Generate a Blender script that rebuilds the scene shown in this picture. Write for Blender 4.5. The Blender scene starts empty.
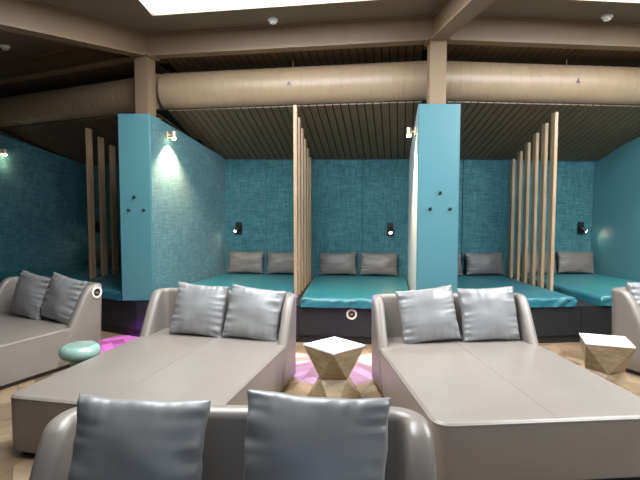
import bpy, bmesh, math, random
from mathutils import Vector, Matrix, noise
random.seed(7)
S = bpy.context.scene
COL = S.collection
PI = math.pi

# ------------------------------------------------------------------ helpers
def link(o):
    COL.objects.link(o); return o

def obj(name, bm, mats, parent=None, smooth=True, angle=40):
    """one mesh object; vertices are given in the parent's frame"""
    bmesh.ops.recalc_face_normals(bm, faces=bm.faces)
    me = bpy.data.meshes.new(name)
    bm.to_mesh(me); bm.free()
    for m in (mats if isinstance(mats, (list, tuple)) else [mats]):
        me.materials.append(m)
    o = link(bpy.data.objects.new(name, me))
    if smooth:
        for p in me.polygons: p.use_smooth = True
        try:
            me.set_sharp_from_angle(angle=math.radians(angle))
        except Exception:
            pass
    if parent: o.parent = parent
    return o

def tag(o, label, cat, group=None, kind=None):
    o['label'] = label; o['category'] = cat
    if group: o['group'] = group
    if kind: o['kind'] = kind
    return o

def struct(o, label=None, cat=None):
    o['kind'] = 'structure'
    if label: o['label'] = label
    if cat: o['category'] = cat
    return o

def thing(name, label, cat, loc=(0, 0, 0), rz=0.0, group=None):
    o = link(bpy.data.objects.new(name, None))
    o.empty_display_size = .1
    o.location = loc; o.rotation_euler = (0, 0, rz)
    return tag(o, label, cat, group)

def dup(root, loc, rz, label):
    r = root.copy(); link(r); r.location = loc; r.rotation_euler = (0, 0, rz); r['label'] = label
    for ch in list(root.children):
        c = ch.copy(); link(c); c.parent = r
        for g in ch.children:
            d = g.copy(); link(d); d.parent = c
    return r

def box(bm, x0, x1, y0, y1, z0, z1, M=None, mi=0):
    vs = [bm.verts.new(Vector((x, y, z)) if M is None else M @ Vector((x, y, z)))
          for z in (z0, z1) for (x, y) in ((x0, y0), (x1, y0), (x1, y1), (x0, y1))]
    for f in ((0, 3, 2, 1), (4, 5, 6, 7), (0, 1, 5, 4), (1, 2, 6, 5), (2, 3, 7, 6), (3, 0, 4, 7)):
        bm.faces.new([vs[i] for i in f]).material_index = mi
    return vs

def prism(bm, pts, z0, z1, mi=0, side_mi=None):
    """pts plan corners; z0/z1 numbers or lists"""
    n = len(pts)
    a = z0 if isinstance(z0, (list, tuple)) else [z0]*n
    b = z1 if isinstance(z1, (list, tuple)) else [z1]*n
    lo = [bm.verts.new((p[0], p[1], a[i])) for i, p in enumerate(pts)]
    hi = [bm.verts.new((p[0], p[1], b[i])) for i, p in enumerate(pts)]
    bm.faces.new(lo[::-1]).material_index = mi
    bm.faces.new(hi).material_index = mi
    for i in range(n):
        j = (i+1) % n
        f = bm.faces.new((lo[i], lo[j], hi[j], hi[i]))
        f.material_index = side_mi[i] if side_mi else mi

def tube(bm, pts, r, n=12, cap=True, mi=0):
    pts = [Vector(p) for p in pts]
    rs = r if isinstance(r, (list, tuple)) else [r]*len(pts)
    rings = []
    up = Vector((0, 0, 1))
    for i, p in enumerate(pts):
        d = (pts[min(i+1, len(pts)-1)] - pts[max(i-1, 0)]).normalized()
        ref = up if abs(d.z) < .95 else Vector((1, 0, 0))
        a = d.cross(ref).normalized(); b = d.cross(a).normalized()
        rings.append([bm.verts.new(p + rs[i]*(math.cos(2*PI*k/n)*a + math.sin(2*PI*k/n)*b)) for k in range(n)])
    for A, B in zip(rings, rings[1:]):
        for k in range(n):
            bm.faces.new((A[k], A[(k+1) % n], B[(k+1) % n], B[k])).material_index = mi
    if cap:
        bm.faces.new(rings[0][::-1]).material_index = mi
        bm.faces.new(rings[-1]).material_index = mi

def lathe(bm, prof, n=40, M=None, mi=0):
    rings = []
    for r, z in prof:
        ring = []
        for k in range(n):
            v = Vector((r*math.cos(2*PI*k/n), r*math.sin(2*PI*k/n), z))
            ring.append(bm.verts.new(M @ v if M else v))
        rings.append(ring)
    for A, B in zip(rings, rings[1:]):
        for k in range(n):
            bm.faces.new((A[k], A[(k+1) % n], B[(k+1) % n], B[k])).material_index = mi
    bm.faces.new(rings[0][::-1]).material_index = mi
    bm.faces.new(rings[-1]).material_index = mi

def rrect(x0, x1, y0, y1, r, n=8):
    """rounded rectangle, counter-clockwise; r = radii for (x0y0, x1y0, x1y1, x0y1)"""
    r = r if isinstance(r, (list, tuple)) else [r]*4
    out = []
    for (cx_, cy_, a0), rr in zip(((x0, y0, PI), (x1, y0, 1.5*PI), (x1, y1, 0), (x0, y1, .5*PI)), r):
        sx = 1 if cx_ == x0 else -1; sy = 1 if cy_ == y0 else -1
        for k in range(n+1):
            a = a0 + .5*PI*k/n
            out.append((cx_ + sx*rr + rr*math.cos(a), cy_ + sy*rr + rr*math.sin(a)))
    return out

def loops(bm, ls, cap=True):
    rows = [[bm.verts.new(p) for p in l] for l in ls]
    n = len(rows[0])
    for A, B in zip(rows, rows[1:]):
        for k in range(n):
            bm.faces.new((A[k], A[(k+1) % n], B[(k+1) % n], B[k]))
    if cap:
        bm.faces.new(rows[0][::-1]); bm.faces.new(rows[-1])

def round_slab(bm, x0, x1, y0, y1, z0, z1, rc, re, n=8, m=5, bottom_round=False):
    ls = []
    if bottom_round:
        for k in range(m+1):
            a = .5*PI*k/m; i = re*(1-math.sin(a)); z = z0 + re*(1-math.cos(a))
            ls.append([(x, y, z) for x, y in rrect(x0+i, x1-i, y0+i, y1-i, max(rc-i, .004), n)])
    else:
        ls.append([(x, y, z0) for x, y in rrect(x0, x1, y0, y1, rc, n)])
    for k in range(m+1):
        a = .5*PI*k/m; i = re*(1-math.cos(a)); z = z1 - re + re*math.sin(a)
        ls.append([(x, y, z) for x, y in rrect(x0+i, x1-i, y0+i, y1-i, max(rc-i, .004), n)])
    loops(bm, ls)

# ------------------------------------------------------------------ materials
def mat(name, base, rough=.5, metal=0.0, spec=.5, sheen=0.0, coat=0.0, emit=None, estr=0.0):
    m = bpy.data.materials.new(name); m.use_nodes = True
    b = m.node_tree.nodes['Principled BSDF']
    b.inputs['Base Color'].default_value = (*base, 1)
    b.inputs['Roughness'].default_value = rough
    b.inputs['Metallic'].default_value = metal
    b.inputs['Specular IOR Level'].default_value = spec
    b.inputs['Sheen Weight'].default_value = sheen
    b.inputs['Coat Weight'].default_value = coat
    if emit:
        b.inputs['Emission Color'].default_value = (*emit, 1)
        b.inputs['Emission Strength'].default_value = estr
    return m

class NT:
    def __init__(s, m): s.t = m.node_tree; s.b = s.t.nodes['Principled BSDF']
    def n(s, typ, **kw):
        x = s.t.nodes.new(typ)
        for k, v in kw.items(): setattr(x, k, v)
        return x
    def l(s, a, b): s.t.links.new(a, b)
    def coords(s, scale=(1, 1, 1), kind='Object', rot=(0, 0, 0)):
        c = s.n('ShaderNodeTexCoord'); mp = s.n('ShaderNodeMapping')
        mp.inputs['Scale'].default_value = scale; mp.inputs['Rotation'].default_value = rot
        s.l(c.outputs[kind], mp.inputs['Vector']); return mp.outputs['Vector']
    def noise(s, vec, scale=5, detail=4, rough=.6):
        x = s.n('ShaderNodeTexNoise'); x.inputs['Scale'].default_value = scale
        x.inputs['Detail'].default_value = detail; x.inputs['Roughness'].default_value = rough
        s.l(vec, x.inputs['Vector']); return x.outputs['Fac']
    def ramp(s, fac, stops):
        x = s.n('ShaderNodeValToRGB'); e = x.color_ramp.elements
        while len(e) < len(stops): e.new(.5)
        for i, (p, c) in enumerate(stops):
            e[i].position = p; e[i].color = (*c, 1)
        s.l(fac, x.inputs['Fac']); return x.outputs['Color']
    def mathn(s, op, a, b=None):
        x = s.n('ShaderNodeMath', operation=op)
        for i, v in enumerate((a, b)):
            if v is None: continue
            if hasattr(v, 'links'): s.l(v, x.inputs[i])
            else: x.inputs[i].default_value = v
        return x.outputs[0]
    def bump(s, h, strength=.2, dist=.01):
        x = s.n('ShaderNodeBump'); x.inputs['Strength'].default_value = strength
        x.inputs['Distance'].default_value = dist
        s.l(h, x.inputs['Height']); s.l(x.outputs['Normal'], s.b.inputs['Normal'])
    def color(s, c): s.l(c, s.b.inputs['Base Color'])

def leather(name, c0, c1, rough=.42, spec=.5):
    m = mat(name, c0, rough, spec=spec); t = NT(m)
    v = t.coords()
    t.color(t.ramp(t.noise(v, 3, 3), [(.3, c0), (.7, c1)]))
    t.bump(t.noise(v, 260, 2), .12, .002)
    return m

M_seat = leather('taupe_leatherette', (.19, .165, .145), (.212, .185, .163), .34)
M_pillow = leather('grey_satin_leatherette', (.19, .187, .186), (.218, .214, .212), .33)
M_bedpillow = leather('grey_brown_cloth', (.10, .092, .09), (.122, .112, .11), .5)
M_seam = mat('seam_thread', (.14, .125, .112), .6)
M_plinth = mat('lounger_plinth_black', (.02, .02, .022), .5)

def fabric(name, dark, mid, light):
    m = mat(name, mid, .75, spec=.25, sheen=.25); t = NT(m)
    h = t.noise(t.coords((6, 6, 55)), 1.0, 3, .65)
    w = t.noise(t.coords((55, 55, 6)), 1.0, 3, .65)
    big = t.noise(t.coords((1, 1, 1)), 1.6, 2)
    s = t.mathn('ADD', t.mathn('MULTIPLY', h, .45), t.mathn('MULTIPLY', w, .45))
    s = t.mathn('ADD', s, t.mathn('MULTIPLY', big, .12))
    t.color(t.ramp(s, [(.37, dark), (.5, mid), (.64, light)]))
    t.bump(s, .3, .004)
    return m

M_fabric = fabric('teal_chenille', (.016, .078, .094), (.034, .128, .148), (.075, .205, .23))
M_tealpaint = mat('teal_smooth_leather', (.06, .175, .20), .40, spec=.5)
_t = NT(M_tealpaint); _t.bump(_t.noise(_t.coords(), 7, 2), .06, .02)
M_mattress = leather('teal_mattress_vinyl', (.016, .115, .142), (.022, .135, .165), .38)
M_base = mat('bed_base_black', (.012, .013, .015), .45)

M_steel = mat('tan_painted_steel', (.30, .23, .17), .5)
_t = NT(M_steel); _t.color(_t.ramp(_t.noise(_t.coords(), 1.7, 4), [(.3, (.20, .138, .08)), (.7, (.235, .163, .097))]))
M_duct = mat('tan_painted_duct', (.36, .29, .225), .42)
_t = NT(M_duct); _t.color(_t.ramp(_t.noise(_t.coords(), 2.5, 4), [(.3, (.27, .192, .118)), (.7, (.305, .22, .138))]))
M_ceil = mat('ceiling_board_brown', (.17, .145, .12), .7)
_t = NT(M_ceil); _t.color(_t.ramp(_t.noise(_t.coords(), .9, 3), [(.3, (.15, .112, .076)), (.7, (.17, .128, .088))]))
M_plank = mat('dark_brown_plank', (.06, .046, .034), .55)
_t = NT(M_plank); _t.color(_t.ramp(_t.noise(_t.coords((3, 3, 3)), 2.0, 4), [(.3, (.115, .075, .042)), (.7, (.145, .097, .056))]))
M_backing = mat('ceiling_void_black', (.006, .006, .006), .9)
M_slat = mat('tan_oak_slat', (.36, .25, .15), .45)
_t = NT(M_slat); _t.color(_t.ramp(_t.noise(_t.coords((22, 22, 1.5)), 1.5, 5), [(.3, (.27, .18, .105)), (.7, (.42, .30, .19))]))
M_black = mat('black_metal', (.012, .012, .013), .35, spec=.5)
M_white = mat('white_plastic', (.8, .8, .78), .4)
M_wall = mat('plain_wall_brown', (.045, .037, .03), .8)
M_brass = mat('pale_brass', (.75, .62, .45), .3, metal=.8)
M_ringw = mat('cream_ring', (.72, .62, .52), .35)
M_ceramic = mat('mint_ceramic', (.30, .50, .42), .12, coat=.6)
_t = NT(M_ceramic); _t.color(_t.ramp(_t.noise(_t.coords(), 9, 4), [(.3, (.21, .34, .29)), (.7, (.27, .40, .345))]))
M_lamp = mat('warm_lamp_glow', (1, .9, .7), .3, emit=(1, .78, .45), estr=60)
M_read = mat('reading_lamp_glow', (1, .95, .85), .3, emit=(1, .85, .6), estr=25)
M_sky = mat('skylight_diffuser', (.9, .9, .9), .5, emit=(.93, .97, 1), estr=9.5)
M_tabletop = mat('white_lacquer', (.86, .86, .85), .22)
M_tablebody = mat('veined_tan_wood', (.36, .26, .15), .32)
_t = NT(M_tablebody)
_t.color(_t.ramp(_t.noise(_t.coords((5, 5, 16)), 1.6, 6, .7), [(.25, (.15, .10, .05)), (.5, (.28, .20, .115)), (.75, (.40, .31, .195))]))

# floor: chevron-laid oak boards of uneven tone
M_floor = mat('oak_parquet', (.4, .3, .2), .3); _t = NT(M_floor)
def _brick(rot):
    b = _t.n('ShaderNodeTexBrick')
    b.inputs['Scale'].default_value = 1.0
    b.inputs['Brick Width'].default_value = .75; b.inputs['Row Height'].default_value = .14
    b.inputs['Mortar Size'].default_value = .003; b.inputs['Bias'].default_value = 0
    b.inputs['Color1'].default_value = (.165, .105, .06, 1); b.inputs['Color2'].default_value = (.37, .27, .17, 1)
    b.inputs['Mortar'].default_value = (.09, .06, .035, 1)
    _t.l(_t.coords(rot=(0, 0, rot)), b.inputs['Vector']); return b.outputs['Color']
_x = _t.n('ShaderNodeSeparateXYZ'); _t.l(_t.coords(rot=(0, 0, .25)), _x.inputs[0])
_sel = _t.mathn('GREATER_THAN', _t.mathn('FRACT', _t.mathn('MULTIPLY', _x.outputs['X'], .75)), .5)
_mx = _t.n('ShaderNodeMix', data_type='RGBA'); _t.l(_sel, _mx.inputs['Factor'])
_t.l(_brick(.25+PI/4), _mx.inputs[6]); _t.l(_brick(.25-PI/4), _mx.inputs[7])
_gr = _t.n('ShaderNodeMix', data_type='RGBA', blend_type='MULTIPLY'); _gr.inputs['Factor'].default_value = .5
_t.l(_mx.outputs[2], _gr.inputs[6])
_t.l(_t.ramp(_t.noise(_t.coords((9, 9, 9)), 1.2, 5), [(.3, (.62, .58, .55)), (.7, (1, 1, 1))]), _gr.inputs[7])
_t.color(_gr.outputs[2])

# ------------------------------------------------------------------ the ring the room is laid out on
CX, CY, AL, AC = 1.8156, 19.8674, -.3024, -.03
D = AC - AL; AR = AC + D; ALL = AL - D; HALF = D/2
def ring(r, a, off=0.0):
    return Vector((CX + r*math.sin(a) + off*math.cos(a), CY - r*math.cos(a) + off*math.sin(a), 0))
def bayM(m):
    """bay frame: x lateral, y = -(distance from ring centre along the bay's axis), z up"""
    return Matrix.Translation((CX, CY, 0)) @ Matrix.Rotation(m, 4, 'Z')
BAYS = {'L': AL-HALF, 'M': AL+HALF, 'R': AC+HALF}
TH = math.tan(HALF)

# floor
bm = bmesh.new()
prism(bm, [(-11.5, -5.5), (10.5, -5.5), (9.5, 12), (-9.5, 12)], -.1, 0)
struct(obj('floor', bm, M_floor, smooth=False))

# alcove back walls (fabric, two panels each) -----------------------------------
BACK = {'L': ((-4.62, 9.70), (-1.85, 8.405)), 'M': ((-1.70, 8.357), (1.50, 7.956)), 'R': ((1.55, 7.953), (4.70, 8.355))}
NAMES = {'L': 'wall_back_left', 'M': 'wall_back_middle', 'R': 'wall_back_right'}
for k, (p, q) in BACK.items():
    p, q = Vector((*p, 0)), Vector((*q, 0)); d = (q-p).normalized(); nrm = Vector((-d.y, d.x, 0))
    L = (q-p).length; N = 4
    bm = bmesh.new()
    for i in range(N):
        a = p + d*(L*i/N + .007); b = p + d*(L*(i+1)/N - .007)
        prism(bm, [a, b, b+nrm*.12, a+nrm*.12], 0, 2.62)
    prism(bm, [p+nrm*.03, q+nrm*.03, q+nrm*.13, p+nrm*.13], 0, 2.62)
    struct(obj(NAMES[k], bm, M_fabric, smooth=False))

# partition pillars: smooth teal front, fabric flanks, tops falling to the back ----
PILL = {
 'far_left': [(-6.12, 8.10), (-5.69, 7.91), (-4.56, 9.66), (-4.75, 9.76)],
 'left': [(-2.563, 6.273), (-2.152, 6.273), (-1.611, 8.34), (-1.88, 8.41)],
 'middle': [(1.126, 5.689), (1.612, 5.689), (1.60, 7.945), (1.435, 7.96)],
 'right': [(5.004, 6.104), (5.50, 6.22), (4.95, 8.40), (4.632, 8.34)],
}
for k, pts in PILL.items():
    bm = bmesh.new()
    hi = 3.05 if k in ('far_left', 'right') else 2.86
    prism(bm, pts, .468, [hi, hi, 2.52, 2.52], 0, [0, 0, 0, 0] if k == 'right' else [0, 1, 1, 1])
    bmesh.ops.bevel(bm, geom=[e for e in bm.edges if all(v.co.y < (8.2 if k == 'far_left' else 6.4) for v in e.verts)],
                    offset=.012, segments=3, affect='EDGES')
    struct(obj('wall_pillar_'+k, bm, [M_tealpaint, M_fabric], smooth=True))

# sloping plank ceilings -----------------------------------------------------------
SB, SF = 11.84, 13.42       # back wall / front edge, measured along each bay's axis
def zlow(s): return 2.486 + .352*(s-11.91)
def zup(s): return 3.60 + .20*(s-12.95)
for k, m in BAYS.items():
    M = bayM(m)
    for nm, s0, s1, zf in (('ceiling_alcove_', SB, SF, zlow), ('ceiling_upper_', 12.72, 13.60, zup)):
        bm = bmesh.new()
        W = s1*TH; pitch = .105; n = int(W/pitch)+1
        for i in range(-n, n+1):
            x0, x1 = i*pitch-.045, i*pitch+.045
            xm = max(abs(x0), abs(x1))
            a = max(s0, xm/TH + .02); b = s1
            if a > b-.05: continue
            vs = []
            for dz in (0, .014):
                for (x, s) in ((x0, b), (x1, b), (x1, a), (x0, a)):
                    vs.append(bm.verts.new(M @ Vector((x, -s, zf(s)+dz))))
            for f in ((0, 3, 2, 1), (4, 5, 6, 7), (0, 1, 5, 4), (1, 2, 6, 5), (2, 3, 7, 6), (3, 0, 4, 7)):
                bm.faces.new([vs[j] for j in f]).material_index = 0
        # dark void board above the planks
        vs = []
        for dz in (.016, .04):
            for (x, s) in ((-s1*TH, s1), (s1*TH, s1), (s0*TH, s0), (-s0*TH, s0)):
                vs.append(bm.verts.new(M @ Vector((x, -s, zf(s)+dz))))
        for f in ((0, 3, 2, 1), (4, 5, 6, 7), (0, 1, 5, 4), (1, 2, 6, 5), (2, 3, 7, 6), (3, 0, 4, 7)):
            bm.faces.new([vs[j] for j in f]).material_index = 1
        struct(obj(nm + {'L': 'left', 'M': 'middle', 'R': 'right'}[k], bm, [M_plank, M_backing], smooth=False))
    # riser behind the duct between the two ceilings
    bm = bmesh.new()
    box(bm, -12.9*TH, 12.9*TH, -12.98, -12.90, zlow(12.98)+.045, zup(12.98)-.002, M)
    struct(obj('wall_riser_' + {'L': 'left', 'M': 'middle', 'R': 'right'}[k], bm, M_backing, smooth=False))

# steel frame: columns, ring beams, radial beams ------------------------------------
RC = 13.88
def zbeam(r): return 3.66 - .16*(r-RC)
def ibeam(bm, p, q, h, w, tf=.022, tw=.03, zp=0, zq=0):
    """I section from p to q (plan), bottom heights zp,zq"""
    p, q = Vector((p[0], p[1], 0)), Vector((q[0], q[1], 0)); d = (q-p).normalized(); n = Vector((-d.y, d.x, 0))
    def seg(o0, o1, a, b):
        vs = [bm.verts.new(Vector((*(pt + n*o).xy, z+hh))) for hh in (a, b) for (pt, o, z) in
              ((p, o0, zp), (q, o0, zq), (q, o1, zq), (p, o1, zp))]
        for f in ((0, 3, 2, 1), (4, 5, 6, 7), (0, 1, 5, 4), (1, 2, 6, 5), (2, 3, 7, 6), (3, 0, 4, 7)):
            bm.faces.new([vs[j] for j in f])
    seg(-w/2, w/2, 0, tf); seg(-w/2, w/2, h-tf, h); seg(-tw/2, tw/2, tf, h-tf)

COLS = {'left': AL, 'middle': AC, 'far_left': ALL, 'right': AR}
for k, a in COLS.items():
    p = ring(RC, a); rot = Matrix.Translation(p) @ Matrix.Rotation(a, 4, 'Z')
    bm = bmesh.new()
    box(bm, -.098, .098, -.085, -.065, 2.80, 3.66, rot)
    box(bm, -.098, .098, .065, .085, 2.80, 3.66, rot)
    box(bm, -.075, .075, -.065, .065, 2.80, 3.66, rot)
    box(bm, -.135, .135, -.135, .135, 3.64, 3.665, rot)
    if k == 'left':
        box(bm, -.14, .14, -.14, .14, 2.862, 2.875, rot)
    struct(obj('steel_column_'+k, bm, M_steel, smooth=False))
    # radial beam from the column top down towards the room
    bm = bmesh.new()
    r1 = 23.5
    ibeam(bm, ring(RC-.13, a), ring(r1, a), .30, .20, zp=zbeam(RC-.13), zq=zbeam(r1), tw=.10)
    struct(obj('beam_radial_'+k, bm, M_steel, smooth=False))
for k, m in BAYS.items():
    bm = bmesh.new()
    M = bayM(m); s = RC*math.cos(HALF)
    w = s*TH
    a, b = M @ Vector((-w+.03, -s, 0)), M @ Vector((w-.03, -s, 0))
    ibeam(bm, a, b, .30, .16, zp=3.655, zq=3.655, tw=.04)
    struct(obj('beam_ring_' + {'L': 'left', 'M': 'middle', 'R': 'right'}[k], bm, M_steel, smooth=False))

# main ceiling, with a skylight per bay -------------------------------------------------
S0 = 13.9*math.cos(HALF)
def zmain(s): return 3.95 - .16*(s-S0)
SK0, SK1, SKX0, SKX1 = 14.68, 18.3, 1.27, 1.27
for k, m in BAYS.items():
    M = bayM(m); nm = {'L': 'left', 'M': 'middle', 'R': 'right'}[k]
    s0, s1 = 13.62, 23.4
    O = [(-s0*TH, s0), (s0*TH, s0), (s1*TH, s1), (-s1*TH, s1)]
    I = [(-SKX0, SK0), (SKX0, SK0), (SKX1, SK1), (-.15 if k == 'M' else -SKX1, SK1)]
    bm = bmesh.new()
    if k == 'L':
        SKX = .01; I = [(-.01, 20.0), (.01, 20.0), (.01, 20.02), (-.01, 20.02)]
    def V(x, s, dz=0): return bm.verts.new(M @ Vector((x, -s, zmain(s)+dz)))
    o0 = [V(*p) for p in O]; i0 = [V(*p) for p in I]; o1 = [V(*p, .06) for p in O]; i1 = [V(*p, .30) for p in I]
    for j in range(4):
        l = (j+1) % 4
        bm.faces.new((o0[j], o0[l], i0[l], i0[j]))
        bm.faces.new((i0[j], i0[l], i1[l], i1[j]))
        bm.faces.new((o0[j], o0[l], o1[l], o1[j]))
        bm.faces.new((o1[j], o1[l], i1[l], i1[j]))
    struct(obj('ceiling_main_'+nm, bm, M_ceil, smooth=False))
    if k == 'L': continue
    bm = bmesh.new()
    I2 = [(-SKX0-.02, SK0-.02), (SKX0+.02, SK0-.02), (SKX1+.02, SK1+.02), (I[3][0]-.02, SK1+.02)]
    lo = [V(*p, .04) for p in I2]; hi = [V(*p, .055) for p in I2]
    bm.faces.new(lo[::-1]); bm.faces.new(hi)
    for j in range(4): bm.faces.new((lo[j], lo[(j+1) % 4], hi[(j+1) % 4], hi[j]))
    struct(obj('window_skylight_'+nm, bm, M_sky, smooth=False))

# side walls and the window front behind the viewer
def radial_wall(name, a, r0, r1, zt=3.6, t=.15, z0=0):
    p, q = ring(r0, a), ring(r1, a); d = (q-p).normalized(); n = Vector((-d.y, d.x, 0))
    bm = bmesh.new(); prism(bm, [p-n*t/2, q-n*t/2, q+n*t/2, p+n*t/2], z0, zt)
    struct(obj(name, bm, M_wall, smooth=False))
radial_wall('wall_left', ALL-.003, 14.15, 23.6, 4.4)
radial_wall('wall_left_upper', ALL-.003, 12.35, 14.14, 4.4, z0=2.4)
radial_wall('wall_right', AR+.003, 14.15, 23.6, 4.4)
radial_wall('wall_right_upper', AR+.003, 12.35, 14.14, 4.4, z0=2.4)

# ventilation duct, one straight run per bay -------------------------------------------
RD = 13.46; ZD = 3.29; DR = .258
DL = {'L': 'tan spiral duct run over the dark alcove beside the left pillar, dimmest of the duct',
      'M': 'tan spiral duct run between the two steel columns',
      'R': 'tan spiral duct run from the middle column to the right edge'}
for k, (a0, a1) in {'L': (ALL, AL), 'M': (AL, AC), 'R': (AC, AR)}.items():
    p, q = ring(RD, a0), ring(RD, a1); d = (q-p).normalized(); L = (q-p).length
    p.z = q.z = ZD
    t = thing('ventilation_duct', DL[k], 'duct', ((p+q)/2).to_tuple(), math.atan2(d.y, d.x), 'ventilation duct runs')
    bm = bmesh.new(); pts = []; rs = []
    e = L/2 - .038
    x = -e; pts.append((x, 0, 0)); rs.append(DR)
    x += .16
    while x < e-.05:
        for dx, rr in ((-.007, DR), (-.004, DR+.0025), (.004, DR+.0025), (.007, DR)):
            pts.append((x+dx, 0, 0)); rs.append(rr)
        x += .13
    pts.append((e, 0, 0)); rs.append(DR)
    tube(bm, pts, rs, 48)
    obj('pipe', bm, M_duct, t, angle=16)
    if k != 'L':
        bm = bmesh.new(); tube(bm, [(0.03, 0, DR-.01), (.03, 0, .345)], .006, 8)
        h = obj('hanger_rod', bm, M_steel, t)
        bm = bmesh.new()
        loops(bm, [[(.03-.03, -DR+.012, -.03), (.03+.03, -DR+.012, -.03), (.03, -DR+.012, .03)],
                   [(.03-.03, -DR-.008, -.03), (.03+.03, -DR-.008, -.03), (.03, -DR-.008, .03)]])
        obj('sensor_clip', bm, M_black, t, smooth=False)

# smoke detectors on the main ceiling -----------------------------------------------------
for k, lab in (('M', 'small white smoke detector on the ceiling by the large middle skylight'),
               ('R', 'small white smoke detector on the ceiling at the upper right corner'),
               ('L', 'dim smoke detector on the dark ceiling behind the sloping left beam')):
    x, s = {'M': (-.017, 14.19), 'R': (0, 14.14), 'L': (.175, 14.506)}[k]
    loc = bayM(BAYS[k]) @ Vector((x, -s, zmain(s)))
    t = thing('smoke_detector', lab, 'smoke detector', loc.to_tuple(), 0, 'ceiling smoke detectors')
    bm = bmesh.new(); lathe(bm, [(.055, .004), (.062, -.008), (.062, -.03), (.05, -.036)], 28); obj('base', bm, M_white, t)
    bm = bmesh.new(); lathe(bm, [(.044, -.034), (.044, -.05), (.036, -.062), (.015, -.068)], 28); obj('sensor_head', bm, M_white, t)

# ------------------------------------------------------------------ daybeds in the alcoves
def wob(p, amp, sc):
    return amp*noise.noise(Vector(p)*sc)

def soft_quad(bm, P, z0, z1, re=.035, wrinkle=.024, seed=0):
    """mattress over plan corners P = front-left, front-right, back-right, back-left"""
    FL, FR, BR, BL = [Vector((p[0], p[1], 0)) for p in P]
    wx = (FR-FL).length; wy = (BL-FL).length
    def axis(L, n):
        ed = [0, re*.3, re*.65, re]
        mid = [re + (L-2*re)*i/n for i in range(1, n)]
        return [x/L for x in ed + mid + [L-e for e in reversed(ed)]]
    U, Vv = axis(wx, 44), axis(wy, 40)
    H = z1-z0
    Zs = [0, .25, .5, .7, .85, 1]
    def pos(u, v, w):
        # w in 0..1 height ; rounding near the top edge
        ex = min(u, 1-u)*wx; ey = min(v, 1-v)*wy
        z = z0 + H*w
        if w == 1:
            for e in (ex, ey):
                if e < re: z -= re - math.sqrt(max(re*re-(re-e)**2, 0)) if e > 0 else re
            z = max(z, z1-re*1.15)
        p = FL.lerp(FR, u).lerp(BL.lerp(BR, u), v)
        q = Vector((p.x, p.y, 0))
        # creases pulled in along the front skirt, soft undulation on top
        if w < 1 or v == 0:
            if v == 0:
                c = noise.noise(Vector((u*wx*11 + seed*7 + (1-w)*1.6, seed, 0)))
                q += (BL-FL).normalized()*(-wrinkle*1.0*c*(1-.2*w))
        if w == 1:
            near = math.exp(-v*wy/.22)
            z += near*wrinkle*.9*noise.noise(Vector((u*wx*9+seed*7, v*wy*3, seed)))
            z += .004*noise.noise(Vector((u*wx*2.5, v*wy*2.5, seed*3)))
        return Vector((q.x, q.y, z))
    top = [[bm.verts.new(pos(u, v, 1)) for u in U] for v in Vv]
    for j in range(len(Vv)-1):
        for i in range(len(U)-1):
            bm.faces.new((top[j][i], top[j][i+1], top[j+1][i+1], top[j+1][i]))
    per = [(i, 0) for i in range(len(U)-1)] + [(len(U)-1, j) for j in range(len(Vv)-1)] + \
          [(i, len(Vv)-1) for i in range(len(U)-1, 0, -1)] + [(0, j) for j in range(len(Vv)-1, 0, -1)]
    topring = [top[j][i] for i, j in per]
    rows = []
    for w in (0, .3, .55):
        rows.append([bm.verts.new(pos(U[i], Vv[j], w)) for i, j in per])
    rows.append(topring)
    n = len(per)
    for A, B in zip(rows, rows[1:]):
        for k in range(n):
            bm.faces.new((A[k], A[(k+1) % n], B[(k+1) % n], B[k]))
    bm.faces.new(rows[0][::-1])

ZB, ZM = .462, .578
BEDS = [  # base quad, mattress quad (front-left, front-right, back-right, back-left), label
 ([(-2.36, 6.235), (-.262, 5.985), (-.125, 8.13), (-1.70, 8.335)], [(-2.12, 6.25), (-.40, 6.02), (-.175, 8.13), (-1.585, 8.315)],
  'teal daybed in the middle alcove, between the left pillar and the slat screen'),
 ([(-.258, 5.985), (1.37, 5.80), (1.50, 7.925), (-.121, 8.13)], [(-.24, 5.93), (1.105, 5.765), (1.40, 7.935), (-.085, 8.12)],
  'teal daybed with creased front and round badge, left of the middle pillar'),
 ([(1.374, 5.80), (3.22, 5.985), (3.06, 8.13), (1.504, 7.93)], [(1.635, 5.79), (3.155, 5.955), (2.97, 8.105), (1.615, 7.945)],
  'teal daybed between the middle pillar and the right slat screen'),
 ([(3.224, 5.985), (5.24, 6.19), (4.70, 8.32), (3.064, 8.13)], [(3.45, 5.97), (4.985, 6.13), (4.615, 8.31), (3.22, 8.12)],
  'teal daybed right of the right slat screen, against the plain teal wall'),
 ([(-5.86, 8.04), (-3.835, 7.0), (-3.305, 9.06), (-4.67, 9.68)], [(-5.6, 7.97), (-3.91, 7.06), (-3.41, 9.0), (-4.55, 9.60)],
  'shadowed teal daybed in the dark alcove, behind the far left lounger'),
 ([(-3.831, 6.998), (-2.364, 6.24), (-1.705, 8.34), (-3.301, 9.058)], [(-3.74, 6.97), (-2.60, 6.33), (-1.90, 8.37), (-3.24, 8.95)],
  'shadowed teal daybed between the dark slat screen and the left pillar'),
]
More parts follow.
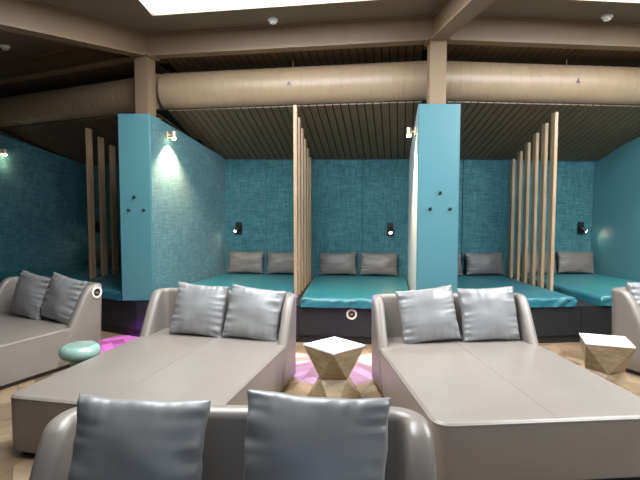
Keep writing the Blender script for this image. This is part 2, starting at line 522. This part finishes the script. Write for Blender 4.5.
def badge(parent, M, name='badge'):
    bm = bmesh.new(); lathe(bm, [(.040, 0), (.040, .006)], 32, M); b = obj(name, bm, M_black, parent)
    bm = bmesh.new()
    n = 40
    rings = []
    for r, z in ((.042, 0), (.042, .010), (.046, .013), (.062, .013), (.066, .010), (.066, 0)):
        rings.append([bm.verts.new(M @ Vector((r*math.cos(2*PI*k/n), r*math.sin(2*PI*k/n), z))) for k in range(n)])
    for A, B in zip(rings, rings[1:]+rings[:1]):
        for k in range(n): bm.faces.new((A[k], A[(k+1) % n], B[(k+1) % n], B[k]))
    rg = obj('ring', bm, M_ringw, b); rg['label'] = 'cream ring'
    bm = bmesh.new()      # small oval emblem with a bar through it
    n = 24; rings = []
    for r, z in ((.75, .006), (.75, .0085), (1, .0085), (1, .006)):
        rings.append([bm.verts.new(M @ Vector((r*.019*math.cos(2*PI*k/n), r*.013*math.sin(2*PI*k/n), z))) for k in range(n)])
    for A, B in zip(rings, rings[1:]+rings[:1]):
        for k in range(n): bm.faces.new((A[k], A[(k+1) % n], B[(k+1) % n], B[k]))
    box(bm, -.009, .009, -.0022, .0022, .006, .0085, M)
    obj('emblem', bm, M_brass, b)
    return b

for i, (bq, mq, lab) in enumerate(BEDS):
    c = sum((Vector((p[0], p[1], 0)) for p in bq), Vector())/4
    loc = Vector((round(c.x, 3), round(c.y, 3), 0))
    t = thing('daybed', lab, 'daybed', loc.to_tuple(), 0, 'teal daybeds in the alcoves')
    bm = bmesh.new()
    L = [Vector((p[0], p[1], 0))-loc for p in bq]
    toe = .03
    fb = [(L[0]+(L[3]-L[0]).normalized()*toe), (L[1]+(L[2]-L[1]).normalized()*toe), L[2], L[3]]
    prism(bm, fb, 0, .10); prism(bm, L, .10, ZB)
    obj('base', bm, M_base, t, smooth=False)
    bm = bmesh.new()
    soft_quad(bm, [Vector((p[0], p[1], 0))-loc for p in mq], ZB, ZM, seed=i*1.37+.4)
    obj('mattress', bm, M_mattress, t, angle=60)
    if i == 1:
        a, b = Vector((*bq[0], 0)), Vector((*bq[1], 0)); d = (b-a).normalized(); nrm = Vector((d.y, -d.x, 0))
        P = a + d*((.386-a.x)/d.x) + nrm*.0005; P.z = .375
        Mx = Matrix((( d.x, 0, nrm.x, P.x-loc.x), (d.y, 0, nrm.y, P.y-loc.y), (0, 1, 0, P.z), (0, 0, 0, 1)))
        badge(t, Mx)

# ------------------------------------------------------------------ slat screens
def screen(front, back, n, lab, ztop_ext=0, w=.045, dp=.11, m=None):
    f, b = Vector((*front, 0)), Vector((*back, 0))
    d = (b-f).normalized(); ang = math.atan2(d.x, d.y)
    t = thing('slat_screen', lab, 'screen', (f.x, f.y, 0), -ang, 'slat screens between the daybeds')
    L = (b-f).length
    Mi = (bayM(m)).inverted()
    for i in range(n):
        y = L*i/(n-1)
        P = f + d*y
        s = -(Mi @ P).y; zt = zlow(s-.06)-.004 if False else min(zlow(s-dp), zlow(s))-.003
        bm = bmesh.new(); box(bm, -w/2, w/2, y-dp/2, y+dp/2, ZB+.001, zt)
        bmesh.ops.bevel(bm, geom=bm.edges[:], offset=.004, segments=2, affect='EDGES')
        obj('slat', bm, M_slat, t)
screen((-.320, 6.52), (-.165, 7.98), 6, 'tan wooden slat screen in the middle alcove, seen nearly end on', m=BAYS['M'])
screen((3.13, 6.62), (3.115, 7.98), 6, 'tan wooden slat screen in the right alcove, slats fanned apart', m=BAYS['R'])
screen((-3.63, 7.78), (-3.36, 8.85), 5, 'dim slat screen in the dark alcove beside the left pillar', m=BAYS['L'])

# ------------------------------------------------------------------ wall lamps
def spot(name, loc, target, energy, color, size=60, blend=.5, rad=.03):
    l = bpy.data.lights.new(name, 'SPOT'); l.energy = energy; l.color = color
    l.spot_size = math.radians(size); l.spot_blend = blend; l.shadow_soft_size = rad
    o = link(bpy.data.objects.new(name, l)); o.location = loc
    o.rotation_euler = (Vector(target)-Vector(loc)).to_track_quat('-Z', 'Y').to_euler()
    return o

def wall_point(p, q, x=None, y=None):
    p, q = Vector((*p, 0)), Vector((*q, 0))
    f = (y-p.y)/(q.y-p.y) if y is not None else (x-p.x)/(q.x-p.x)
    return p.lerp(q, f)

def downlight(p, q, y, z, nsign, lab, energy=150):
    P = wall_point(p, q, y=y); d = (Vector((*q, 0))-Vector((*p, 0))).normalized()
    n = Vector((d.y, -d.x, 0))*nsign
    ang = math.atan2(n.y, n.x)
    t = thing('wall_spotlight', lab, 'lamp', (P.x, P.y, z), ang, 'spotlights high on the pillar sides')
    bm = bmesh.new(); box(bm, .0005, .02, -.045, .045, -.05, .05)
    bmesh.ops.bevel(bm, geom=bm.edges[:], offset=.004, segments=2, affect='EDGES')
    obj('wall_plate', bm, M_brass, t)
    bm = bmesh.new(); tube(bm, [(.018, 0, 0), (.07, 0, 0)], .01, 12); obj('arm', bm, M_brass, t)
    R = Matrix.Translation((.085, 0, 0))
    bm = bmesh.new(); lathe(bm, [(.034, .045), (.036, .04), (.036, -.04), (.031, -.04)], 28, R); h = obj('lamp_head', bm, M_brass, t)
    bm = bmesh.new(); lathe(bm, [(.029, -.036), (.029, -.048), (.024, -.06), (.012, -.068)], 28, R); g = obj('lens', bm, M_lamp, h)
    g['label'] = 'glowing warm lens'
    w = P + n*.085
    spot('spot_lamp', (w.x, w.y, z-.085), (P.x + n.x*.04, P.y+n.y*.04, 0.5), energy, (1, .80, .50), 110, .8, .025)

downlight((-2.152, 6.273), (-1.611, 8.34), 6.675, 2.65, 1, 'small lit spotlight high on the right side of the left pillar')
downlight((1.126, 5.689), (1.435, 7.96), 6.10, 2.61, -1, 'small lit spotlight high on the left side of the middle pillar')
downlight((-5.69, 7.91), (-4.56, 9.66), 8.38, 2.62, 1, 'dim spotlight on the dark fabric wall at the far left edge', 4)
spot('spot_lamp', (4.83, 6.53, 2.55), (4.90, 6.54, .5), 150, (1, .80, .50), 110, .8, .025)

def reader(bay, x, z, lab, tilt):
    p, q = BACK[bay]; P = wall_point(p, q, x=x)
    d = (Vector((*q, 0))-Vector((*p, 0))).normalized(); n = Vector((d.y, -d.x, 0))
    t = thing('reading_lamp', lab, 'lamp', (P.x, P.y, z), math.atan2(d.y, d.x), 'reading lamps over the daybeds')
    bm = bmesh.new(); box(bm, -.055, .055, -.024, -.0005, -.09, .12)
    bmesh.ops.bevel(bm, geom=bm.edges[:], offset=.006, segments=2, affect='EDGES')
    obj('wall_plate', bm, M_black, t)
    bm = bmesh.new(); tube(bm, [(0, -.02, 0), (0, -.055, 0)], .012, 12); obj('pivot', bm, M_black, t)
    dirv = Vector((tilt, -.55, -.5)).normalized()
    a = Vector((0, -.075, 0)) - dirv*.05; b = Vector((0, -.075, 0)) + dirv*.06
    bm = bmesh.new(); tube(bm, [a, a+dirv*.006, b-dirv*.004, b], [.026, .03, .03, .027], 20); h = obj('lamp_head', bm, M_black, t)
    bm = bmesh.new(); tube(bm, [b-dirv*.002, b+dirv*.004], [.021, .021], 20); g = obj('lens', bm, M_read, h); g['label'] = 'glowing lens'
    R = Matrix.Translation(P) @ Matrix.Rotation(math.atan2(d.y, d.x), 4, 'Z')
    w = R @ (b + dirv*.03); w.z += z
    tg = R @ (b + dirv*1.0); tg.z += z
    spot('reading_light', w, tg, 1.6, (1, .82, .55), 70, .7, .02)
reader('M', -1.375, 1.32, 'black reading lamp, left one in the middle alcove, shining at the left pillar', -.6)
reader('M', 1.144, 1.316, 'black reading lamp over the daybed with the round badge', .1)
reader('R', 4.417, 1.32, 'black reading lamp in the corner of the right alcove', .6)
reader('L', -4.33, 1.29, 'dim black reading lamp on the dark alcove wall, seen between slats', -.2)

# ------------------------------------------------------------------ coat hooks on the pillar fronts
def hook(x, y, z, lab):
    t = thing('coat_hook', lab, 'hook', (x, y, z), 0, 'coat hooks on the pillars')
    R = Matrix.Rotation(PI/2, 4, 'X')
    bm = bmesh.new(); lathe(bm, [(.02, 0.0003), (.02, .006), (.014, .010)], 20, R); obj('rosette', bm, M_black, t)
    bm = bmesh.new(); tube(bm, [(0, -.006, 0), (0, -.035, -.002), (0, -.045, .004), (0, -.048, .016)], [.009, .009, .009, .011], 10)
    obj('peg', bm, M_black, t)
for pn, y, tx, tz, lx, rx, lz in (('left pillar, the narrower one', 6.273, -2.365, 1.81, -2.44, -2.25, 1.644),
                                  ('middle pillar', 5.689, 1.388, 1.841, 1.275, 1.506, 1.656)):
    hook(tx, y, tz, 'small dark coat hook, top one of three on the '+pn)
    hook(lx, y, lz, 'small dark coat hook, lower left of three on the '+pn)
    hook(rx, y, lz, 'small dark coat hook, lower right of three on the '+pn)

# ------------------------------------------------------------------ cushions
def cushion_bm(w, h, t, seed, n=48, crease=.021):
    bm = bmesh.new()
    def P(u, v, side):
        x = u*w/2*(.945 + .055*v*v); z = v*h/2*(.945 + .055*u*u)
        e = max((1-u*u)*(1-v*v), 0)
        y = t/2*e**.36
        # creases running in from the edges
        for (a, b, c) in ((u, v, 0), (-u, v, 3), (v, u, 6), (-v, u, 9)):
            near = math.exp(-(1-a)/.20)*(1-math.exp(-(1-a)/.03))
            amp = crease*(1.0 if c < 5 else .5)
            y += near*amp*noise.noise(Vector((b*7.5 + c + seed*3.1, a*1.3, seed+c)))*1.5
        y += .012*noise.noise(Vector((u*1.7+seed, v*1.7, seed*2)))*min(1, e*3)
        wz = .008*noise.noise(Vector((u*2+seed, 7, v*2)))
        wx = .008*noise.noise(Vector((v*2.3+seed, 3, u)))
        y = max(y, .0) if e > 0 else 0
        return Vector((x+wx, side*(y+.001 if e > 0 else 0), z+wz))
    g = [math.sin(PI/2*(2*i/n-1))*.6 + (2*i/n-1)*.4 for i in range(n+1)]
    F = [[bm.verts.new(P(u, v, -1)) for u in g] for v in g]
    B = [[(F[j][i] if i in (0, n) or j in (0, n) else bm.verts.new(P(g[i], g[j], 1))) for i in range(n+1)] for j in range(n+1)]
    for j in range(n):
        for i in range(n):
            bm.faces.new((F[j][i], F[j][i+1], F[j+1][i+1], F[j+1][i]))
            bm.faces.new((B[j][i], B[j+1][i], B[j+1][i+1], B[j][i+1]))
    return bm

def cushion(loc, rz, tilt, roll, lab, group, w=.50, h=.50, t=.17, seed=0, m=None, crease=.021, name='scatter_cushion', cat='cushion'):
    o = obj(name, cushion_bm(w, h, t, seed, crease=crease), m or M_pillow, None, angle=180)
    o.matrix_world = Matrix.Translation(loc) @ Matrix.Rotation(rz, 4, 'Z') @ Matrix.Rotation(-tilt, 4, 'X') @ Matrix.Rotation(roll, 4, 'Y')
    return tag(o, lab, cat, group)

# bed pillows: rectangular, propped on the back wall
def bedpillow(bay, xc, lab, seed, w=.62, roll=0):
    p, q = BACK[bay]; P = wall_point(p, q, x=xc); d = (Vector((*q, 0))-Vector((*p, 0))).normalized(); n = Vector((d.y, -d.x, 0))
    loc = P + n*.135; loc.z = ZM + .190
    cushion(loc, math.atan2(d.y, d.x), .22, roll, lab, 'grey pillows on the daybeds', w, .37, .15, seed, M_bedpillow, .014, 'bed_pillow', 'pillow')
bedpillow('M', -1.225, 'grey bed pillow nearest the left pillar, under a reading lamp', 1.1)
bedpillow('M', -.56, 'grey bed pillow half hidden by the middle slat screen', 2.3)
bedpillow('M', .31, 'grey bed pillow just right of the middle slat screen', 3.7, roll=-.03)
bedpillow('M', .97, 'grey bed pillow just left of the middle pillar, lit from above', 4.9, roll=.02)
bedpillow('L', -4.18, 'dim grey bed pillow in the dark alcove, glimpsed between slats', 9.4, w=.6)
bedpillow('R', 2.67, 'grey bed pillow just right of the middle pillar, fully seen', 5.3, w=.66)
bedpillow('R', 1.99, 'grey bed pillow showing only its edge beside the middle pillar', 6.1, w=.6)
bedpillow('R', 4.26, 'grey bed pillow in the corner of the right alcove', 7.7, w=.66, roll=.05)
bedpillow('R', 3.62, 'grey bed pillow tucked behind the right slat screen', 8.2, w=.58)

# ------------------------------------------------------------------ loungers
LW, LL_ = 1.50, 2.06     # width, length (foot at y = 0, back at y = LL_)
def backrest_bm():
    bm = bmesh.new()
    T = .095; x1 = LW/2; rc = .135; nr = 9
    def yfront(z):
        t = max(0, min(1, (z-.69)/.14)); return 1.56 + .56*(z-.42) + .055*(1-math.sqrt(max(0, 1-t*t)))
    def paths(z, ins):
        lean = .05*(z-.42)
        yb = LL_ - .05 + lean
        out, inn = [], []
        def corner(c, r, a0, a1):
            return [(c[0]+r*math.cos(a0+(a1-a0)*k/nr), c[1]+r*math.sin(a0+(a1-a0)*k/nr)) for k in range(nr+1)]
        X = x1 - ins; Yb = yb - ins
        yf = yfront(z) + ins*.8
        r = rc - ins
        fl = .012
        ro = min(.035, (T-2*ins)*.42)
        out += [(-X+ro*.9, yf), (-X+ro*.3, yf+ro*.25), (-X, yf+ro)] + [(-X, yf+ro+(Yb-r-yf-ro)*k/4) for k in range(1, 4)]
        out += corner((-X+r, Yb-r), r, PI, PI/2)
        out += [(-X+r+(2*X-2*r)*k/8, Yb) for k in range(1, 8)]
        out += corner((X-r, Yb-r), r, PI/2, 0)
        out += [(X, yf+ro+(Yb-r-yf-ro)*(4-k)/4) for k in range(1, 4)] + [(X, yf+ro), (X-ro*.3, yf+ro*.25), (X-ro*.9, yf)]
        Xi = x1 - T + ins; Yi = yb - T + ins; ri = rc - T + ins
        inn += [(-Xi-ro*.9, yf), (-Xi-ro*.3, yf+ro*.25), (-Xi, yf+ro)] + [(-Xi, yf+ro+(Yi-ri-yf-ro)*k/4) for k in range(1, 4)]
        inn += corner((-Xi+ri, Yi-ri), ri, PI, PI/2)
        inn += [(-Xi+ri+(2*Xi-2*ri)*k/8, Yi) for k in range(1, 8)]
        inn += corner((Xi-ri, Yi-ri), ri, PI/2, 0)
        inn += [(Xi, yf+ro+(Yi-ri-yf-ro)*(4-k)/4) for k in range(1, 4)] + [(Xi, yf+ro), (Xi+ro*.3, yf+ro*.25), (Xi+ro*.9, yf)]
        return out, inn
    zt = .83; re = .034
    levels = [(.05, .01), (.06, 0), (.2, 0), (.42, 0), (.6, 0), (.70, 0), (.75, 0), (zt-re, 0)]
    for k in range(1, 6):
        a = .5*PI*k/5; levels.append((zt-re+re*math.sin(a), re*(1-math.cos(a))))
    rows = []
    for z, ins in levels:
        o, i = paths(z, ins)
        # the arms' tops dip a little towards the front
        def zz(x, y):
            return z
        rows.append(([bm.verts.new((x, y, zz(x, y))) for x, y in o], [bm.verts.new((x, y, zz(x, y))) for x, y in i]))
    n = len(rows[0][0])
    for (A, a), (B, b) in zip(rows, rows[1:]):
        for k in range(n-1):
            bm.faces.new((A[k], A[k+1], B[k+1], B[k])); bm.faces.new((a[k], b[k], b[k+1], a[k+1]))
        bm.faces.new((A[0], B[0], b[0], a[0])); bm.faces.new((A[-1], a[-1], b[-1], B[-1]))
    for (A, a) in (rows[0], rows[-1]):
        for k in range(n-1): bm.faces.new((A[k], A[k+1], a[k+1], a[k]))
    return bm

def make_lounger(label):
    t = thing('lounger', label, 'lounger', (0, 0, 0), 0, 'grey double loungers')
    h = LW/2
    bm = bmesh.new(); round_slab(bm, -h+.05, h-.05, .05, 1.9, 0, .055, .06, .004); obj('plinth', bm, M_plinth, t)
    bm = bmesh.new(); round_slab(bm, -h+.006, h-.006, 0, 1.97, .05, .42, .10, .028, bottom_round=False); obj('seat', bm, M_seat, t, angle=50)
    bm = bmesh.new()
    o = rrect(-h+.010, h-.010, .004, 1.955, .097)
    pts = [(x, y, .398) for x, y in o if y < 1.6]
    # piping follows the top edge of the foot and both sides, broken at the back
    k0 = max(range(len(o)), key=lambda i: 0)
    left = [(-h+.010, 1.5, .405)] + [(x, y, .405) for x, y in rrect(-h+.010, h-.010, .004, 1.955, .097)[:18]] + [(h-.010, 1.5, .405)]
    tube(bm, left, .006, 8); obj('piping', bm, M_seat, t)
    bm = bmesh.new(); tube(bm, [(0, .035, .419), (0, 1.90, .419)], .0028, 8); obj('seam', bm, M_seam, t)
    obj('backrest', backrest_bm(), M_seat, t, angle=50)
    bm = bmesh.new(); tube(bm, [(.07, 1.895, .43), (.07, 1.929, .78)], .003, 8); obj('back_seam', bm, M_seam, t)
    return t

SPOTS = [  # foot centre, heading (deg)
 ('LL', (-1.375, 3.02), -12.5, 'grey double lounger left of the hourglass table, two cushions at its head'),
 ('RL', (1.405, 2.80), 5.0, 'grey double lounger right of the hourglass table, its seat filling the lower right'),
 ('FL', (-3.92, 3.92), -25.0, 'grey lounger at the left edge behind the mint stool, with a round badge'),
 ('RR', (4.40, 3.46), 20.0, 'grey lounger cut off at the right edge, behind the square white topped table'),
 ('R2', (-.37, .01), -1.5, 'grey lounger nearest the viewer, only its curved backrest and arms in view'),
]
proto = None
LM = {}
for k, (x, y), deg, lab in SPOTS:
    if proto is None:
        t = proto = make_lounger(lab); t.location = (x, y, 0); t.rotation_euler = (0, 0, math.radians(deg))
    else:
        t = dup(proto, (x, y, 0), math.radians(deg), lab)
    LM[k] = (Matrix.Translation((x, y, 0)) @ Matrix.Rotation(math.radians(deg), 4, 'Z'), math.radians(deg), t)
# round badge on the outer right side of the far left lounger
badge(LM['FL'][2], Matrix(((0, 0, 1, LW/2+.0005), (1, 0, 0, 1.885), (0, 1, 0, .745), (0, 0, 0, 1))))

def put(k, x, lab, seed, y=1.765, z=.665, tilt=.30, roll=0, yaw=0, w=.555, h=.51):
    M, a, _ = LM[k]
    cushion(M @ Vector((x, y, z)), a+yaw, tilt, roll, lab, 'grey cushions on the loungers', w, h, .17, seed)
put('LL', -.20, 'grey cushion, left one of two on the lounger left of the hourglass table', 11.2, roll=.06)
put('LL', .37, 'grey cushion, right one of two on the lounger left of the hourglass table', 12.6, roll=.10, y=1.75, z=.655)
put('RL', -.24, 'grey cushion, left one of two on the large lounger at the right', 13.1, roll=-.10)
put('RL', .345, 'grey cushion, right one of two on the large lounger at the right', 14.4, roll=-.03)
put('FL', -.17, 'grey cushion at the left edge, farther from the round badge', 15.8, roll=.12)
put('FL', .37, 'grey cushion beside the round badge on the far left lounger', 16.3, roll=.14)
put('RR', -.42, 'grey cushion cut off by the right edge of the picture', 17.9, roll=.02)
put('R2', -.345, 'large grey cushion nearest the viewer, left of the two', 18.5, roll=.03, y=1.71, w=.50, h=.54, z=.69)
put('R2', .305, 'large grey cushion nearest the viewer, right of the two', 19.7, roll=.05, y=1.71, w=.54, h=.54, z=.71)

# ------------------------------------------------------------------ side tables
def hourglass(loc, rz, lab, hgt=.50, r=.262):
    t = thing('side_table', lab, 'table', (*loc, 0), rz, 'hourglass side tables')
    bm = bmesh.new()
    def sq(rr, z, off): return [bm.verts.new((rr*math.cos(off+PI/2*k), rr*math.sin(off+PI/2*k), z)) for k in range(4)]
    b = sq(r, 0, 0); w = sq(.155, hgt*.46, PI/4); tp = sq(r, hgt-.012, 0)
    for k in range(4):
        j = (k+1) % 4
        bm.faces.new((b[k], b[j], w[k])); bm.faces.new((b[j], w[j], w[k]))
        bm.faces.new((tp[j], tp[k], w[k])); bm.faces.new((tp[j], w[k], w[j]))
    bm.faces.new(b[::-1]); bm.faces.new(tp)
    obj('body', bm, M_tablebody, t, smooth=False)
    bm = bmesh.new()
    lo, hi = sq(r+.002, hgt-.012, 0), sq(r+.002, hgt, 0)
    bm.faces.new(lo[::-1]); bm.faces.new(hi)
    for k in range(4): bm.faces.new((lo[k], lo[(k+1) % 4], hi[(k+1) % 4], hi[k]))
    p = obj('tabletop', bm, M_tabletop, t, smooth=False); p['label'] = 'white glossy top'
    return t
hourglass((.121, 4.123), math.radians(-3), 'faceted hourglass table with tan veined body and white top, between two loungers')
hourglass((2.53, 4.275), math.radians(25), 'tan faceted table with white top beside the large right lounger')

t = thing('stool', 'glossy mint ceramic mushroom stool between the left loungers', 'stool', (-2.06, 4.14, 0))
bm = bmesh.new()
lathe(bm, [(.10, 0), (.155, .004), (.16, .02), (.145, .06), (.105, .14), (.085, .24), (.08, .31), (.085, .35), (.095, .382)], 48)
obj('foot', bm, M_ceramic, t)
bm = bmesh.new()
prof = []
for k in range(13):
    a = -PI/2 + PI*k/12; prof.append((.115 + .052*math.cos(a), .437 + .06*math.sin(a)))
lathe(bm, prof, 48); obj('seat', bm, M_ceramic, t)

# ------------------------------------------------------------------ light
w = bpy.data.worlds.new('daylight'); S.world = w; w.use_nodes = True
bg = w.node_tree.nodes['Background']; bg.inputs['Color'].default_value = (.50, .74, 1, 1); bg.inputs['Strength'].default_value = 1.35

# window front behind the viewer: sill, lintel and mullions, daylight comes through
M_frame = mat('dark_window_frame', (.03, .03, .032), .4)
for k, m in BAYS.items():
    M = bayM(m); s = 23.45; W = s*TH
    nm = {'L': 'left', 'M': 'middle', 'R': 'right'}[k]
    bm = bmesh.new(); box(bm, -W, W, -s-.1, -s, 0, 2.4 if k == 'L' else .9, M)
    if k == 'M': box(bm, -W, 0, -s-.1, -s, .45, 2.4, M)
    box(bm, -W, W, -s-.1, -s, 2.32, 2.9, M)
    struct(obj('wall_front_'+nm, bm, M_wall, smooth=False))
    if k == 'L': continue
    bm = bmesh.new()
    for i in range(5):
        x = -W+.05 + (2*W-.1)*i/4; box(bm, x-.035, x+.035, -s-.08, -s-.02, .45, 2.32, M)
    struct(obj('window_front_'+nm, bm, M_frame, smooth=False))
    l = bpy.data.lights.new('daylight_portal', 'AREA'); l.shape = 'RECTANGLE'; l.size = 2*W; l.size_y = 1.87
    l.cycles.is_portal = True
    o = link(bpy.data.objects.new('daylight_portal', l)); o.matrix_world = M @ Matrix.Translation((0, -s-.12, 1.385)) @ Matrix.Rotation(-PI/2, 4, 'X') @ Matrix.Rotation(PI, 4, 'X')

# violet and white ceiling spots aimed at the floor behind the tables
spot('violet_spot', (-1.5, 4.3, 3.45), (-2.36, 5.92, 0), 2600, (.42, .03, 1), 12, .15)
spot('violet_spot', (.15, 3.9, 3.45), (.15, 5.05, 0), 1500, (.26, .10, 1), 17.5, .15)
spot('white_spot', (.15, 3.9, 3.45), (-.30, 5.36, 0), 2600, (.80, .82, 1), 6, .08)
spot('white_spot', (.15, 3.9, 3.45), (.62, 5.32, 0), 3000, (.80, .82, 1), 6.5, .08)

# ------------------------------------------------------------------ camera
cd = bpy.data.cameras.new('camera'); cam = link(bpy.data.objects.new('camera', cd))
cd.sensor_width = 36; cd.lens = 490/640*36; cd.clip_start = .02
cam.location = (0, 0, 1.65); cam.rotation_euler = (PI/2-.0621, 0, 0)
S.camera = cam
vs = S.view_settings
vs.view_transform = 'Standard'; vs.look = 'None'; vs.gamma = 1; vs.use_curve_mapping = False
vs.exposure = 0.72
